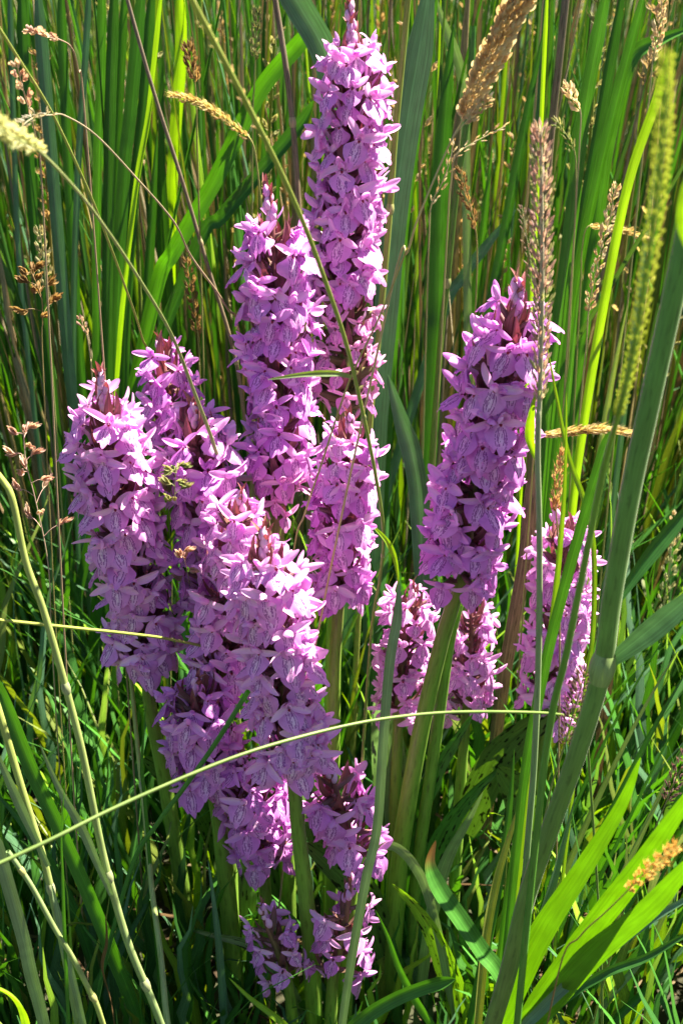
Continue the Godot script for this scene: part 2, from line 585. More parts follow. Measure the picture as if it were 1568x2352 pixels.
func make_spikelets() -> void:
	var r := RandomNumberGenerator.new(); r.seed = 5
	for kind in [["fat", 4, 0.34, 0.30], ["slim", 3, 0.20, 0.16], ["awned", 6, 0.22, 0.35]]:
		var set_ := []
		for v in 3:
			var st := begin()
			var base := 0
			for g in kind[1]:
				var t: float = float(g) / kind[1]
				var s := 1.0 if g % 2 else -1.0
				var turn := Basis(Vector3.UP, r.randf_range(-0.5, 0.5) + (PI * 0.5 if g % 3 == 2 else 0.0))
				var p := []; var w := []; var c := []
				var len_: float = 0.62 - 0.1 * t
				for i in 6:
					var k := i / 5.0
					p.append(turn * Vector3(s * (kind[3] * 0.5 * sin(k * 2.2)), t * 0.5 + k * len_, r.randf_range(-0.01, 0.01)))
					w.append(kind[2] * sin(PI * (0.12 + 0.86 * k)) * (1.0 - 0.3 * t))
					c.append(tint(Color.WHITE, r.randf_range(0.85, 1.0)))
				if kind[0] == "awned":
					p.append(turn * Vector3(s * kind[3] * 0.7, t * 0.5 + len_ + 0.35, 0)); w.append(0.012); c.append(Color.WHITE)
				p.reverse(); w.reverse(); c.reverse()
				base = add_ribbon(st, base, p, w, c, s * 0.9, 0.0, 0.35, Vector3.ZERO, 4)
			set_.append(done(st))
		spikelets[kind[0]] = set_

var seed_mats := {}
func seed_mat(c: Color) -> StandardMaterial3D:
	if not seed_mats.has(c):
		var m: StandardMaterial3D = M.seed.duplicate()
		m.albedo_color = c.linear_to_srgb()
		seed_mats[c] = m
	return seed_mats[c]

# a flower head along the path (tip first): n spikelets in a width of w picture units
func head(t: Node3D, root: Vector3, flat: Array, z0: float, z1: float, w: float, n: int, kind: String, colors: Array, size := 1.0, open := 0.5, joined := false, spread := 0.22) -> void:
	var p := trace(flat, z0, z1, false)
	var wm := span(w, p[p.size() / 2])
	var mats := colors.map(func(c): return seed_mat(c))
	var one := begin()
	var ang := 0.0
	for k in n:
		var s := (k + 0.5) / n
		var fi := s * (p.size() - 1)
		var i := mini(int(fi), p.size() - 2)
		var q: Vector3 = p[i].lerp(p[i + 1], fi - i)
		var up: Vector3 = (p[i] - p[i + 1]).normalized()
		ang += 2.39996
		var o := Vector3(cos(ang), 0.2, sin(ang))
		o = (o - up * o.dot(up)).normalized()
		var belly := pow(sin(PI * (0.12 + 0.78 * s)), 0.6)
		var dir := (up + o * open * rng.randf_range(0.6, 1.3)).normalized()
		var len_ := wm * size * rng.randf_range(0.85, 1.2) * lerpf(0.75, 1.0, belly)
		var b := frame(dir, o).rotated(dir, rng.randf() * 0.8).scaled(Vector3.ONE * len_)
		var tr := Transform3D(b, q + o * wm * spread * belly - root)
		var me: ArrayMesh = spikelets[kind][rng.randi() % 3]
		if joined:
			one.append_from(me, 0, tr)
		else:
			var e := part("spikelet", me, mats[rng.randi() % mats.size()], t)
			e.transform = tr
	if joined:
		var e := part("spikelets", one.commit(), mats[0], t)
		e.set_meta("kind", "stuff")

# seed head on its stem: head path, then stem path (from the head's end to the ground)
func flowering(called: String, label: String, hp: Array, sp: Array, z0: float, z1: float, w: float, n: int, kind: String, colors: Array, sw: float, sc: Color, o := {}) -> Node3D:
	var flat := hp.slice(0, hp.size()) + sp
	var p := trace(flat, z0, z1, o.get("root", true))
	var root: Vector3 = p[-1]
	var t := thing(called, label, "grass head", root, o.get("group", ""))
	part("culm", stalk_mesh(p, span(sw * 0.5, p[0]), span(sw, p[-1]), colors[0].lerp(sc, 0.4), sc, root, 6), M.stem, t)
	var zh := lerpf(z0, z1, (hp.size() / 2.0 - 1.0) / maxf(1.0, flat.size() / 2.0 - 1.0))
	head(t, root, hp, z0, zh, w, n, kind, colors, o.get("size", 1.0), o.get("open", 0.5), o.get("joined", false), o.get("spread", 0.22))
	for l in o.get("leaves", []):
		side_leaf(t, root, l)
	return t

# ---------------------------------------------------------------- fill
func unit_blade(bend: float, lean: float, tipw: float, fold: float, sd: int) -> ArrayMesh:
	var r := RandomNumberGenerator.new(); r.seed = sd
	var p := []; var w := []; var c := []
	var n := 11
	for i in n:
		var t := 1.0 - float(i) / (n - 1)
		p.append(Vector3(lean * t + r.randf_range(-0.004, 0.004), t - 0.25 * bend * t * t, bend * t * t))
		w.append(0.01 * maxf(0.04, pow(clampf((1.0 - t) / tipw, 0.0, 1.0), 0.8)))
		c.append(tint(Color.WHITE, r.randf_range(0.85, 1.0)))
	var st := begin()
	add_ribbon(st, 0, p, w, c, 0.0, r.randf_range(-0.9, 0.9), fold, Vector3.ZERO, 3)
	return done(st)

func seed_stalk(v: int) -> ArrayMesh:
	var st := begin()
	var p := []; var r := []; var c := []
	for i in 9:
		var t := 1.0 - i / 8.0
		p.append(Vector3(0.03 * sin(t * 2.0), t, 0.10 * t * t)); r.append(0.0016 + 0.0012 * (1.0 - t)); c.append(Color(0.6, 0.8, 0.4))
	add_tube(st, 0, p, r, c, Vector3.ZERO, 5)
	var one := SurfaceTool.new()
	one.begin(Mesh.PRIMITIVE_TRIANGLES)
	one.append_from(done(st), 0, Transform3D())
	for k in int([26, 34, 18][v]):
		var t: float = 1.0 - 0.24 * k / [26.0, 34.0, 18.0][v]
		var q := Vector3(0.03 * sin(t * 2.0), t, 0.10 * t * t)
		var a: float = k * 2.4
		var d := Vector3(cos(a), rng.randf_range(0.7, 1.8), sin(a)).normalized()
		one.append_from(spikelets[["fat", "awned", "fat"][v]][k % 3], 0, Transform3D(frame(d, Vector3(0.2, 0.1, 1)).scaled(Vector3.ONE * rng.randf_range(0.011, 0.019)), q + d * [0.004, 0.002, 0.03][v]))
	return one.commit()

func scatter(called: String, mesh: Mesh, m: Material, spots: Array) -> void:
	var mm := MultiMesh.new()
	mm.transform_format = MultiMesh.TRANSFORM_3D
	mm.use_colors = true
	mm.mesh = mesh
	mm.instance_count = spots.size()
	for i in spots.size():
		mm.set_instance_transform(i, spots[i][0])
		mm.set_instance_color(i, spots[i][1])
	var o := MultiMeshInstance3D.new()
	o.name = numbered(called)
	o.multimesh = mm
	o.material_override = m
	add_child(o)
	o.set_meta("kind", "stuff")

func grow_at(x: float, z: float, w: float, h: float, lean: float) -> Transform3D:
	var b := Basis(Vector3.UP, rng.randf() * TAU).scaled(Vector3(1, 1, 1))
	var turn := rng.randf() * TAU
	b = Basis(Vector3.BACK, -clampf(x * 0.55, -0.3, 0.3)) * Basis(Vector3(cos(turn), 0, sin(turn)), rng.randfn(0.0, lean)) * b
	return Transform3D(b * Basis.from_scale(Vector3(w / 0.01, h, h)), Vector3(x, -0.004, z))

func fill() -> void:
	var tall := []
	for k in 6:
		tall.append(unit_blade([0.02, 0.05, 0.08, 0.14, 0.03, 0.20][k], 0.0, [0.5, 0.6, 0.4, 0.7, 0.35, 0.8][k], 0.25, 100 + k))
	var sets := [[], [], [], [], [], []]
	var greens := [GREEN, DARK, LIME, BLUE, GREEN, OLIVE, DARK, GREEN]
	for k in 5000:
		var z := -0.31 - 1.7 * pow(rng.randf(), 1.4)
		var x := rng.randf_range(-0.55, 0.55) * (1.0 + 0.9 * -z)
		var h := rng.randf_range(0.36, 0.68) + 0.15 * -z
		var w := rng.randf_range(0.0022, 0.0068) if k % 3 else rng.randf_range(0.0012, 0.0026)
		sets[rng.randi() % 6].append([grow_at(x, z, w, h, 0.06 if k % 3 else 0.30), tint(greens[rng.randi() % 8], rng.randf_range(0.55, 1.15))])
	for k in 6:
		scatter("tall_grass", tall[k], M.leaf, sets[k])
	var dry := [[], []]
	for k in 2600:
		var z := -0.28 - 1.5 * pow(rng.randf(), 1.2)
		var x := rng.randf_range(-0.55, 0.55) * (1.0 + 0.9 * -z)
		dry[k % 2].append([grow_at(x, z, rng.randf_range(0.0014, 0.0055), rng.randf_range(0.3, 0.72), 0.10), tint([TAN, GREY, STRAW, Color(0.55, 0.47, 0.32)][rng.randi() % 4], rng.randf_range(0.8, 1.2))])
	scatter("dry_grass", tall[0], M.dry, dry[0])
	scatter("dry_grass", tall[1], M.dry, dry[1])
	for k in 3:
		var sd := []
		for j in 90:
			var z := -0.28 - 0.9 * pow(rng.randf(), 1.2)
			var x := rng.randf_range(-0.5, 0.5) * (1.0 + 0.9 * -z)
			var h := rng.randf_range(0.25, 0.62)
			sd.append([grow_at(x, z, 0.01 * h, h, 0.12), tint([Color(0.75, 0.58, 0.36), Color(0.55, 0.38, 0.20), Color(0.80, 0.66, 0.36), Color(0.50, 0.52, 0.25)][rng.randi() % 4], rng.randf_range(0.7, 1.1))])
		scatter("seeding_grass", seed_stalk(k), M.seed, sd)
	# low growth about the orchids' feet
	var low := []
	for k in 4:
		low.append(unit_blade([0.15, 0.35, 0.25, 0.5][k], 0.0, [0.8, 0.7, 0.9, 0.6][k], 0.25, 200 + k))
	var ls := [[], [], [], []]
	for k in 4600:
		var z := rng.randf_range(-0.42, 0.20)
		var x := rng.randf_range(-0.50, 0.50)
		var h := rng.randf_range(0.07, 0.27)
		if z > -0.10:
			h = minf(h, (0.085 if absf(x - 0.03) < 0.10 else 0.15) - 0.25 * z + 0.25 * maxf(0.0, absf(x) - 0.08))
		ls[k % 4].append([grow_at(x, z, rng.randf_range(0.0028, 0.0100), h, 0.13), tint(greens[rng.randi() % 8], rng.randf_range(0.75, 1.3))])
	for k in 4:
		scatter("undergrowth", low[k], M.leaf, ls[k])
	var litter := []
	for k in 900:
		var b := Basis(Vector3(1, 0, 0), PI * 0.5 + rng.randfn(0.0, 0.2))
		b = Basis(Vector3.UP, rng.randf() * TAU) * b * Basis.from_scale(Vector3(rng.randf_range(0.15, 0.4), rng.randf_range(0.04, 0.15), 0.1))
		litter.append([Transform3D(b, Vector3(rng.randf_range(-0.5, 0.5), rng.randf_range(0.002, 0.03), rng.randf_range(-0.5, 0.25))), tint([BROWN, TAN, BROWN][rng.randi() % 3], rng.randf_range(0.25, 0.7))])
	scatter("plant_litter", tall[2], M.dry, litter)

func ground() -> void:
	var st := begin()
	var n := FastNoiseLite.new(); n.seed = 4; n.frequency = 6.0
	var pos := []; var uv := []; var col := []
	var c := 61
	for j in c:
		for i in c:
			var a := (i - 30) / 30.0; var b := (j - 30) / 30.0
			var x := signf(a) * (absf(a) * 1.2 + pow(absf(a), 7.0) * 60.0); var z := signf(b) * (absf(b) * 1.2 + pow(absf(b), 7.0) * 60.0)
			pos.append(Vector3(x, -0.004 + 0.004 * n.get_noise_2d(x, z), z)); uv.append(Vector2(x, z) * 4.0)
			col.append(Color(0.030, 0.024, 0.015).lerp(Color(0.028, 0.040, 0.012), 0.5 + 0.5 * n.get_noise_2d(x * 0.4, z * 0.4 + 9.0)))
	add_grid(st, pos, uv, col, c, c, 0)
	var m := StandardMaterial3D.new()
	m.vertex_color_use_as_albedo = true
	m.roughness = 0.95
	var o := MeshInstance3D.new()
	o.name = "ground"; o.mesh = done(st); o.material_override = m
	add_child(o)
	o.set_meta("kind", "structure")

# ---------------------------------------------------------------- the place
func _ready() -> void:
	rng.seed = 2024
	var cam := Camera3D.new()
	cam.name = "camera"
	cam.position = EYE
	cam.basis = view
	cam.keep_aspect = Camera3D.KEEP_HEIGHT
	var lens := CameraAttributesPhysical.new()
	lens.frustum_focal_length = 12.0 / HALF
	lens.frustum_focus_distance = 0.64
	lens.frustum_near = 0.02
	lens.frustum_far = 200.0
	lens.exposure_aperture = 14.0
	cam.attributes = lens
	cam.fov = 40.0
	add_child(cam)
	cam.current = true
	var e := Environment.new()
	e.background_mode = Environment.BG_SKY
	var sky := ProceduralSkyMaterial.new()
	sky.sky_top_color = Color(0.47, 0.57, 0.74)
	sky.sky_horizon_color = Color(0.72, 0.80, 0.88)
	sky.sky_curve = 0.12
	sky.sky_energy_multiplier = 0.48
	sky.ground_bottom_color = Color(0.10, 0.12, 0.06)
	sky.ground_horizon_color = Color(0.35, 0.38, 0.30)
	e.sky = Sky.new()
	e.sky.sky_material = sky
	e.tonemap_mode = Environment.TONE_MAPPER_LINEAR
	e.tonemap_exposure = 5.6
	e.sdfgi_enabled = true; e.ssao_enabled = true; e.ssil_enabled = true
	var we := WorldEnvironment.new()
	we.name = "sky"
	we.environment = e
	add_child(we)
	var sun := DirectionalLight3D.new()
	sun.name = "sun"
	sun.light_energy = 1.6
	sun.light_color = Color(1.0, 0.95, 0.86)
	sun.light_angular_distance = 0.5
	sun.shadow_enabled = true
	add_child(sun)
	sun.look_at_from_position(Vector3(0.46, 1.0, -0.27), Vector3.ZERO)

	make_materials()
	make_flowers()
	make_spikelets()
	ground()
	fill()
	orchids()
	reeds()
	stems()
	heads()
	for s in flowers + buds:
		for f in s:
			f.free()

func orchids() -> void:
	orchid("tallest orchid, its long lilac spike rising to the top of the picture", [802, 8, 812, 200, 800, 420, 788, 640, 795, 780, 786, 940, 775, 1150], 5, -0.10, -0.07, 1.0, [0, 0, 2], 5.0, 0.30)
	orchid("second tallest orchid, left of the tallest one, with withering lower flowers", [612, 440, 628, 560, 640, 760, 642, 960, 638, 1190, 642, 1340], 4, -0.05, -0.03, 1.0, [0, 0, 1], 5.0, 0.14)
	orchid("dark purple orchid mostly in shade behind the leftmost spike", [370, 785, 378, 850, 400, 950, 430, 1090, 460, 1250], 3, -0.07, -0.05, 0.85, [1, 1, 0])
	orchid("leftmost orchid, a full pink spike leaning left over a thick pale stem", [232, 862, 245, 960, 278, 1180, 310, 1350, 335, 1530, 350, 1650, 380, 1800, 420, 2040], 4, 0.0, -0.02, 1.02, [0, 2, 2], 5.2, 0.0, 0)
	orchid("orchid between the leftmost spike and the second tallest, its reddish tip in front of it", [443, 935, 455, 1030, 475, 1160, 490, 1300, 500, 1420, 510, 1600], 4, -0.015, -0.02, 1.04, [0, 1, 2], 4.6)
	orchid("pink orchid in the middle of the clump, just behind the foremost spike", [556, 1140, 545, 1250, 525, 1400, 515, 1560, 520, 1750], 3, 0.02, 0.0, 1.0, [0, 0, 2])
	orchid("foremost orchid, a fat bright pink spike in the centre on a thick pale stem", [606, 1225, 615, 1330, 640, 1490, 662, 1690, 672, 1770, 684, 1900, 700, 2040, 712, 2160], 4, 0.06, 0.04, 1.0, [0, 2, 2], 5.6, 0.0, 0)
	orchid("slender orchid right of the foremost spike, under the tallest one", [806, 960, 797, 1050, 785, 1190, 777, 1390, 768, 1520, 765, 1650], 3, 0.0, -0.02, 0.90, [0, 1, 2], 4.6)
	orchid("big magenta orchid on the right, leaning right on a bare green stem", [1196, 655, 1178, 760, 1130, 940, 1090, 1120, 1055, 1330, 1015, 1470, 970, 1660, 930, 1880, 915, 2000], 4, 0.03, 0.0, 1.05, [1, 1, 0], 5.2)
	orchid("farthest right orchid, seen between upright grass blades", [1275, 1175, 1295, 1260, 1285, 1400, 1255, 1620, 1240, 1750], 3, -0.03, -0.03, 0.92, [0, 0, 2], 4.2)
	orchid("small pale pink orchid left of the big magenta one's bare stem", [948, 1350, 940, 1430, 925, 1530, 915, 1640, 910, 1750], 3, -0.02, -0.02, 0.80, [0, 2, 2], 4.6)
	orchid("small pink orchid close behind the big magenta one's bare stem", [1078, 1385, 1082, 1450, 1075, 1540, 1070, 1640, 1060, 1760], 3, -0.04, -0.04, 0.76, [0, 2], 4.8)
	orchid("short orchid below the foremost spike, lit on its right side", [757, 1765, 775, 1830, 795, 1900, 812, 1975, 800, 2100], 3, 0.035, 0.03, 0.97, [0, 1], 3.6, 0.0, 0)
	orchid("low orchid near the bottom with a loose dark violet spike", [805, 2015, 798, 2080, 785, 2150, 765, 2240, 760, 2330], 3, 0.05, 0.05, 0.88, [1, 1, 0], 2.1, 0.0, 0)
	orchid("lowest orchid, small sparse violet spike left of the low one", [600, 2085, 615, 2130, 640, 2190, 660, 2250, 670, 2330], 3, 0.06, 0.05, 0.80, [1, 0], 2.4, 0.0, 0)
	orchid("shaded orchid under the foremost spike, with drooping violet flowers", [555, 1740, 572, 1820, 588, 1900, 605, 1985, 610, 2100], 3, 0.03, 0.01, 0.95, [1, 1, 0], 4.4, 0.0, 0)
	orchid("shaded orchid at the clump's lower left, beside the leftmost orchid's stem", [450, 1575, 458, 1640, 470, 1710, 485, 1800, 505, 1900], 3, 0.03, 0.01, 1.05, [1, 1, 0], 5.0, 0.0, 0)

func reeds() -> void:
	var g := "upright leaves of the reed clump at the left"
	blade("reed_leaf", "thin blue green reed leaf farthest left in the left reed clump", [22, -60, 30, 200, 45, 600, 75, 900], -0.28, -0.26, 13, BLUE, {"group": g, "m": "glaucous", "tip": 0.1})
	blade("reed_leaf", "wide blue green reed leaf, second from the left edge", [84, -60, 105, 200, 130, 500, 155, 800, 170, 950], -0.24, -0.24, 28, BLUE, {"group": g, "m": "glaucous", "tip": 0.1, "yaw": -0.2, "fold": 0.3})
	blade("reed_leaf", "narrow bluish reed leaf leaning right at its top, left of the dark ones", [208, -60, 196, 150, 180, 400, 170, 800], -0.26, -0.25, 15, BLUE, {"group": g, "m": "glaucous", "tip": 0.1})
	blade("reed_leaf", "green reed leaf beside the narrow bluish one in the left clump", [235, -60, 235, 150, 226, 400, 225, 850], -0.25, -0.25, 24, GREEN, {"group": g, "tip": 0.1, "yaw": 0.3})
	blade("reed_leaf", "straight mid green reed leaf in the middle of the left clump", [265, -60, 252, 300, 246, 830], -0.22, -0.22, 26, DARK, {"group": g, "tip": 0.1, "yaw": -0.3, "fold": 0.28})
	blade("reed_leaf", "broadest dark green reed leaf of the left clump", [330, -60, 302, 250, 285, 420, 265, 840], -0.24, -0.23, 32, DARK, {"group": g, "tip": 0.08, "yaw": 0.25, "fold": 0.25})
	blade("reed_leaf", "yellow green sunlit reed leaf on the right flank of the left clump", [376, -60, 345, 250, 312, 450, 272, 860], -0.21, -0.21, 18, LIME, {"under": true, "group": g, "tip": 0.1, "yaw": 0.5, "m": "broad"})
	blade("reed_leaf", "short dark reed leaf right of the sunlit yellow green one", [362, 300, 350, 500, 335, 800], -0.24, -0.24, 21, DARK, {"group": g, "tip": 0.3})
	blade("reed_leaf", "dark reed leaf between the broadest one and the bluish ones", [288, -60, 272, 250, 262, 500, 250, 900], -0.27, -0.26, 22, GREEN, {"group": g, "tip": 0.1, "yaw": -0.5})
	blade("reed_leaf", "dark green reed leaf just right of the wide blue green one, left clump", [140, -60, 150, 200, 165, 500, 190, 900], -0.27, -0.26, 24, DARK, {"group": g, "tip": 0.1, "yaw": 0.3})
	blade("reed_leaf", "dark reed leaf between the thin farthest left one and the wide blue green one", [48, -60, 58, 220, 82, 560, 120, 900], -0.27, -0.26, 24, DARK, {"group": g, "tip": 0.1, "yaw": -0.3})
	blade("reed_leaf", "dark bluish reed leaf behind the sunlit yellow green one, left clump", [352, -60, 330, 250, 305, 480, 285, 850], -0.26, -0.25, 26, DARK, {"group": g, "tip": 0.1, "yaw": -0.2})
	blade("reed_leaf", "pale bluish leaf bent across the upper left corner", [125, -20, 150, 60, 185, 150, 200, 300, 210, 420], -0.32, -0.34, 22, PALE, {"m": "glaucous", "yaw": 0.6})
	blade("reed_leaf", "thin green leaf beside the wide blue green one at the left", [60, -60, 70, 200, 95, 500, 120, 850], -0.30, -0.29, 14, DARK, {"tip": 0.1})
	blade("reed_leaf", "bright green leaf lit between the left clump and the dry stem", [415, -40, 418, 120, 405, 300, 395, 520], -0.34, -0.34, 30, LIME, {"under": true, "m": "broad", "tip": 0.1})
	# the middle
	blade("reed_leaf", "broad green leaf slanting down left of the tallest orchid, shadows on it", [715, 40, 690, 95, 595, 210, 490, 420, 400, 575, 350, 700], -0.20, -0.22, 38, GREEN, {"m": "broad", "yaw": -0.3, "tip": 0.15})
	blade("reed_leaf", "dark green leaf slanting below the broad one, left of the tallest orchid", [720, 230, 690, 285, 600, 395, 510, 500, 440, 600], -0.22, -0.23, 34, DARK, {"yaw": 0.3, "tip": 0.2})
	blade("reed_leaf", "wide pale blue green leaf at the top, left of the tallest orchid's tip", [640, -60, 690, 20, 745, 120, 770, 230, 775, 400], -0.17, -0.20, 62, BLUE, {"m": "glaucous", "tip": 0.1, "yaw": 0.2})
	blade("reed_leaf", "wide blue green reed leaf right behind the tallest orchid", [990, -60, 962, 120, 932, 300, 905, 500, 882, 750, 868, 900, 860, 1100], -0.17, -0.17, 60, BLUE, {"m": "glaucous", "tip": 0.12, "yaw": -0.15, "fold": 0.12})
	blade("reed_leaf", "green leaf with a bright edge beside the wide blue green one", [1005, -60, 985, 120, 955, 330, 930, 520, 905, 800], -0.21, -0.20, 20, GREEN, {"tip": 0.1, "yaw": 0.5})
	blade("reed_leaf", "pale folded leaf crossing down right of the tallest orchid's top", [990, -30, 1022, 60, 1052, 140, 1066, 210, 1070, 330], -0.24, -0.26, 24, PALE, {"m": "glaucous", "yaw": 0.4})
	blade("reed_leaf", "broad dark green leaf behind the space between tallest and magenta orchids", [1040, 60, 1022, 260, 1012, 470, 1006, 700, 998, 830], -0.23, -0.22, 46, DARK, {"tip": 0.3, "yaw": 0.15})
	blade("reed_leaf", "slanting blue green leaf low between the tallest and magenta orchids", [1185, 480, 1120, 560, 1060, 640, 1010, 740], -0.27, -0.26, 24, BLUE, {"m": "glaucous"})
	blade("reed_leaf", "blue green leaf with shadow bands left of the magenta orchid's spike", [890, 860, 920, 960, 950, 1060, 965, 1200], -0.13, -0.14, 46, BLUE, {"m": "glaucous", "tip": 0.3, "yaw": 0.2})
	blade("reed_leaf", "narrow dark leaf rising left of the magenta orchid's tip", [1250, 60, 1195, 340, 1150, 580, 1110, 800], -0.25, -0.23, 24, DARK, {"tip": 0.2})
	blade("reed_leaf", "green leaf rising above the magenta orchid from the thicket", [1130, 330, 1110, 520, 1085, 750, 1080, 900], -0.28, -0.27, 22, GREEN, {"tip": 0.3})
	g = "upright leaves of the reed clump at the right"
	blade("reed_leaf", "leftmost of three wide green reed leaves at the upper right", [1400, -60, 1342, 250, 1312, 500, 1278, 780, 1255, 1000], -0.19, -0.18, 32, GREEN, {"group": g, "tip": 0.08, "yaw": 0.3, "fold": 0.28})
	blade("reed_leaf", "middle of three wide green reed leaves at the upper right", [1436, -60, 1372, 300, 1332, 520, 1295, 780, 1270, 1000], -0.21, -0.20, 26, DARK, {"group": g, "tip": 0.08, "yaw": -0.2, "fold": 0.25})
	blade("reed_leaf", "rightmost of three wide green reed leaves at the upper right", [1490, -60, 1402, 280, 1342, 550, 1305, 780, 1290, 950], -0.20, -0.19, 24, GREEN, {"group": g, "tip": 0.08, "yaw": 0.55})
	blade("reed_leaf", "thin bright yellow green leaf standing behind the purple grass head", [1258, -60, 1246, 200, 1240, 330, 1225, 600], -0.20, -0.20, 10, LIME, {"group": g, "m": "broad", "tip": 0.1})
	blade("reed_leaf", "bright green leaf slanting down from the right edge beside the blurred spike", [1530, 130, 1510, 220, 1442, 420, 1385, 700, 1335, 1000, 1310, 1200], -0.12, -0.12, 21, LIME, {"group": g, "m": "broad", "tip": 0.1, "yaw": 0.2})
	blade("reed_leaf", "green leaf slanting to the upper right corner", [1600, 60, 1520, 90, 1445, 140, 1400, 300, 1370, 500], -0.25, -0.25, 34, GREEN, {"group": g, "yaw": 0.3})
	blade("reed_leaf", "thin blue green leaf behind the right clump, near the right edge", [1510, 330, 1480, 560, 1450, 800, 1420, 1050], -0.22, -0.21, 14, BLUE, {"group": g, "m": "glaucous"})
	blade("reed_leaf", "narrow upright leaf right of the purple grass head's stem", [1330, 650, 1310, 850, 1290, 1060, 1270, 1300], -0.10, -0.10, 14, GREEN, {"group": g, "yaw": 0.4})
	blade("reed_leaf", "narrow light green leaf left of the dry brown reed at the right", [1440, 700, 1400, 900, 1370, 1100, 1345, 1350], -0.14, -0.14, 15, PALE, {"group": g, "yaw": 0.3})
	# dry ones
	blade("dry_reed", "broad brown dry reed leaf standing behind the thick stem at the right", [1560, 600, 1528, 790, 1485, 930, 1450, 1100, 1412, 1390, 1390, 1600], -0.16, -0.14, 30, Color(0.26, 0.18, 0.13), {"m": "dry", "tip": 0.05, "yaw": 0.2})
	blade("dry_reed", "grey brown dry leaf behind the magenta orchid's lower flowers", [1225, 1080, 1205, 1280, 1175, 1450, 1150, 1600], -0.08, -0.08, 32, Color(0.22, 0.19, 0.12), {"m": "dry", "tip": 0.05, "yaw": 0.1})

func stems() -> void:
	stalk("dry_stalk", "straight grey tan dry stem left of the tallest orchid's tip", [622, -60, 660, 180, 680, 380, 690, 600], -0.18, -0.17, 14, 14, GREY, TAN, {"m": "dry", "nodes": [0.32]})
	stalk("dry_stalk", "long thin grey dry stem leaning across the left reed clump", [282, -40, 350, 200, 420, 420, 480, 620, 532, 790, 560, 950], -0.17, -0.17, 9, 10, GREY, TAN, {"m": "dry", "nodes": [0.4, 0.62]})
	stalk("reed_stalk", "olive reed stem with a bright side close right of the tallest orchid", [942, -60, 922, 150, 905, 330, 895, 480, 870, 760, 850, 960], -0.14, -0.14, 15, 15, OLIVE, YELLOW, {"nodes": [0.45]})
	stalk("reed_stalk", "olive stem rising between the tallest and magenta orchids", [1085, 60, 1075, 250, 1046, 450, 1026, 650, 1010, 800], -0.18, -0.18, 15, 14, DARK, OLIVE, {"nodes": [0.5]})
	stalk("dry_stalk", "grey dry stem in the thicket behind the purple grass head", [1302, -40, 1282, 150, 1262, 330, 1250, 520], -0.24, -0.24, 18, 18, GREY, TAN, {"m": "dry"})
	stalk("dry_stalk", "pale dry stem in the thicket right of the wide blue green leaf", [1075, -40, 1065, 150, 1050, 330, 1030, 600], -0.27, -0.27, 12, 12, TAN, GREY, {"m": "dry"})
	# crossing stems, in front
	var t := stalk("grass_stalk", "long green stem with small awned spikelets slanting from the top across two spikes", [425, -30, 500, 112, 570, 245, 640, 385, 700, 520, 752, 660, 792, 780, 822, 900, 860, 1080, 880, 1222, 872, 1330, 850, 1480], 0.20, 0.02, 15, 7, YELLOW, OLIVE, {"nodes": [0.57, 0.74], "leaves": [[[613, 872, 700, 860, 770, 858, 806, 866], 0.09, 0.09, 15, PALE, 0.5, "broad"], [[915, 1345, 908, 1290, 890, 1245, 862, 1214], 0.07, 0.065, 13, LIME, 0.4, "broad"]]})
	head(t, t.position, [462, 50, 500, 112, 570, 245, 612, 330], 0.19, 0.152, 24, 26, "slim", [Color(0.62, 0.60, 0.30), Color(0.66, 0.52, 0.34)], 1.0, 0.3)
	stalk("grass_stalk", "thin olive stem crossing in front of the tallest orchid's foot", [935, 570, 870, 730, 800, 880, 740, 1060, 700, 1180, 670, 1300], 0.09, 0.01, 4.5, 5, STRAW, OLIVE)
	stalk("grass_stalk", "thin yellow stem slanting down from the left edge over the reed clump", [-30, 20, 40, 130, 120, 260, 200, 430, 240, 530, 285, 650, 325, 770, 350, 900], 0.10, -0.10, 8, 5, YELLOW, OLIVE)
	stalk("grass_stalk", "yellowish thick stem bent at the left edge, running down to the bottom", [-40, 1050, 8, 1105, 30, 1150, 60, 1290, 100, 1400, 152, 1580, 190, 1730, 230, 1930, 260, 2050, 300, 2180, 370, 2352], 0.10, 0.12, 15, 19, YELLOW, PALE, {"nodes": [0.42, 0.64, 0.80], "leaves": [[[92, 1708, 135, 1808, 190, 1905, 225, 1985, 256, 2056], 0.12, 0.118, 21, PALE, 0.5, "glaucous"]]})
	stalk("grass_stalk", "thin pale stem running level from the left edge below the leftmost spike", [-40, 1420, 150, 1440, 300, 1456, 400, 1470, 540, 1502, 620, 1530, 690, 1600], 0.12, -0.06, 8, 6, YELLOW, OLIVE)
	stalk("grass_stalk", "long pale stem arching low across the whole clump to the right", [-60, 2010, 110, 1932, 250, 1862, 400, 1795, 550, 1735, 700, 1690, 850, 1656, 1000, 1638, 1150, 1635, 1290, 1642, 1340, 1668, 1352, 1760], 0.24, 0.10, 10, 6, Color(0.15, 0.235, 0.065), Color(0.18, 0.28, 0.07))
	stalk("rush_stalk", "dark green rush slanting up to the foremost orchid from the left", [570, 1588, 500, 1700, 430, 1800, 362, 1892, 300, 2000], 0.10, 0.08, 12, 11, DARK, DARK)
	stalk("grass_stalk", "light green stem left of the bottom centre, falling almost straight", [272, 1300, 298, 1530, 320, 1750, 336, 1900, 350, 2050, 370, 2200, 388, 2370], -0.04, 0.11, 9, 17, YELLOW, PALE, {"nodes": [0.3]})
	stalk("grass_stalk", "thick sheathed stem at the left edge among pale leaves", [-30, 1550, 0, 1640, 50, 1808, 100, 1970, 132, 2110, 160, 2250], 0.10, 0.12, 18, 16, YELLOW, PALE, {"nodes": [0.5], "leaves": [[[-20, 1700, 20, 1790, 60, 1880, 112, 1990], 0.12, 0.115, 22, PALE, 0.5, "glaucous"]]})
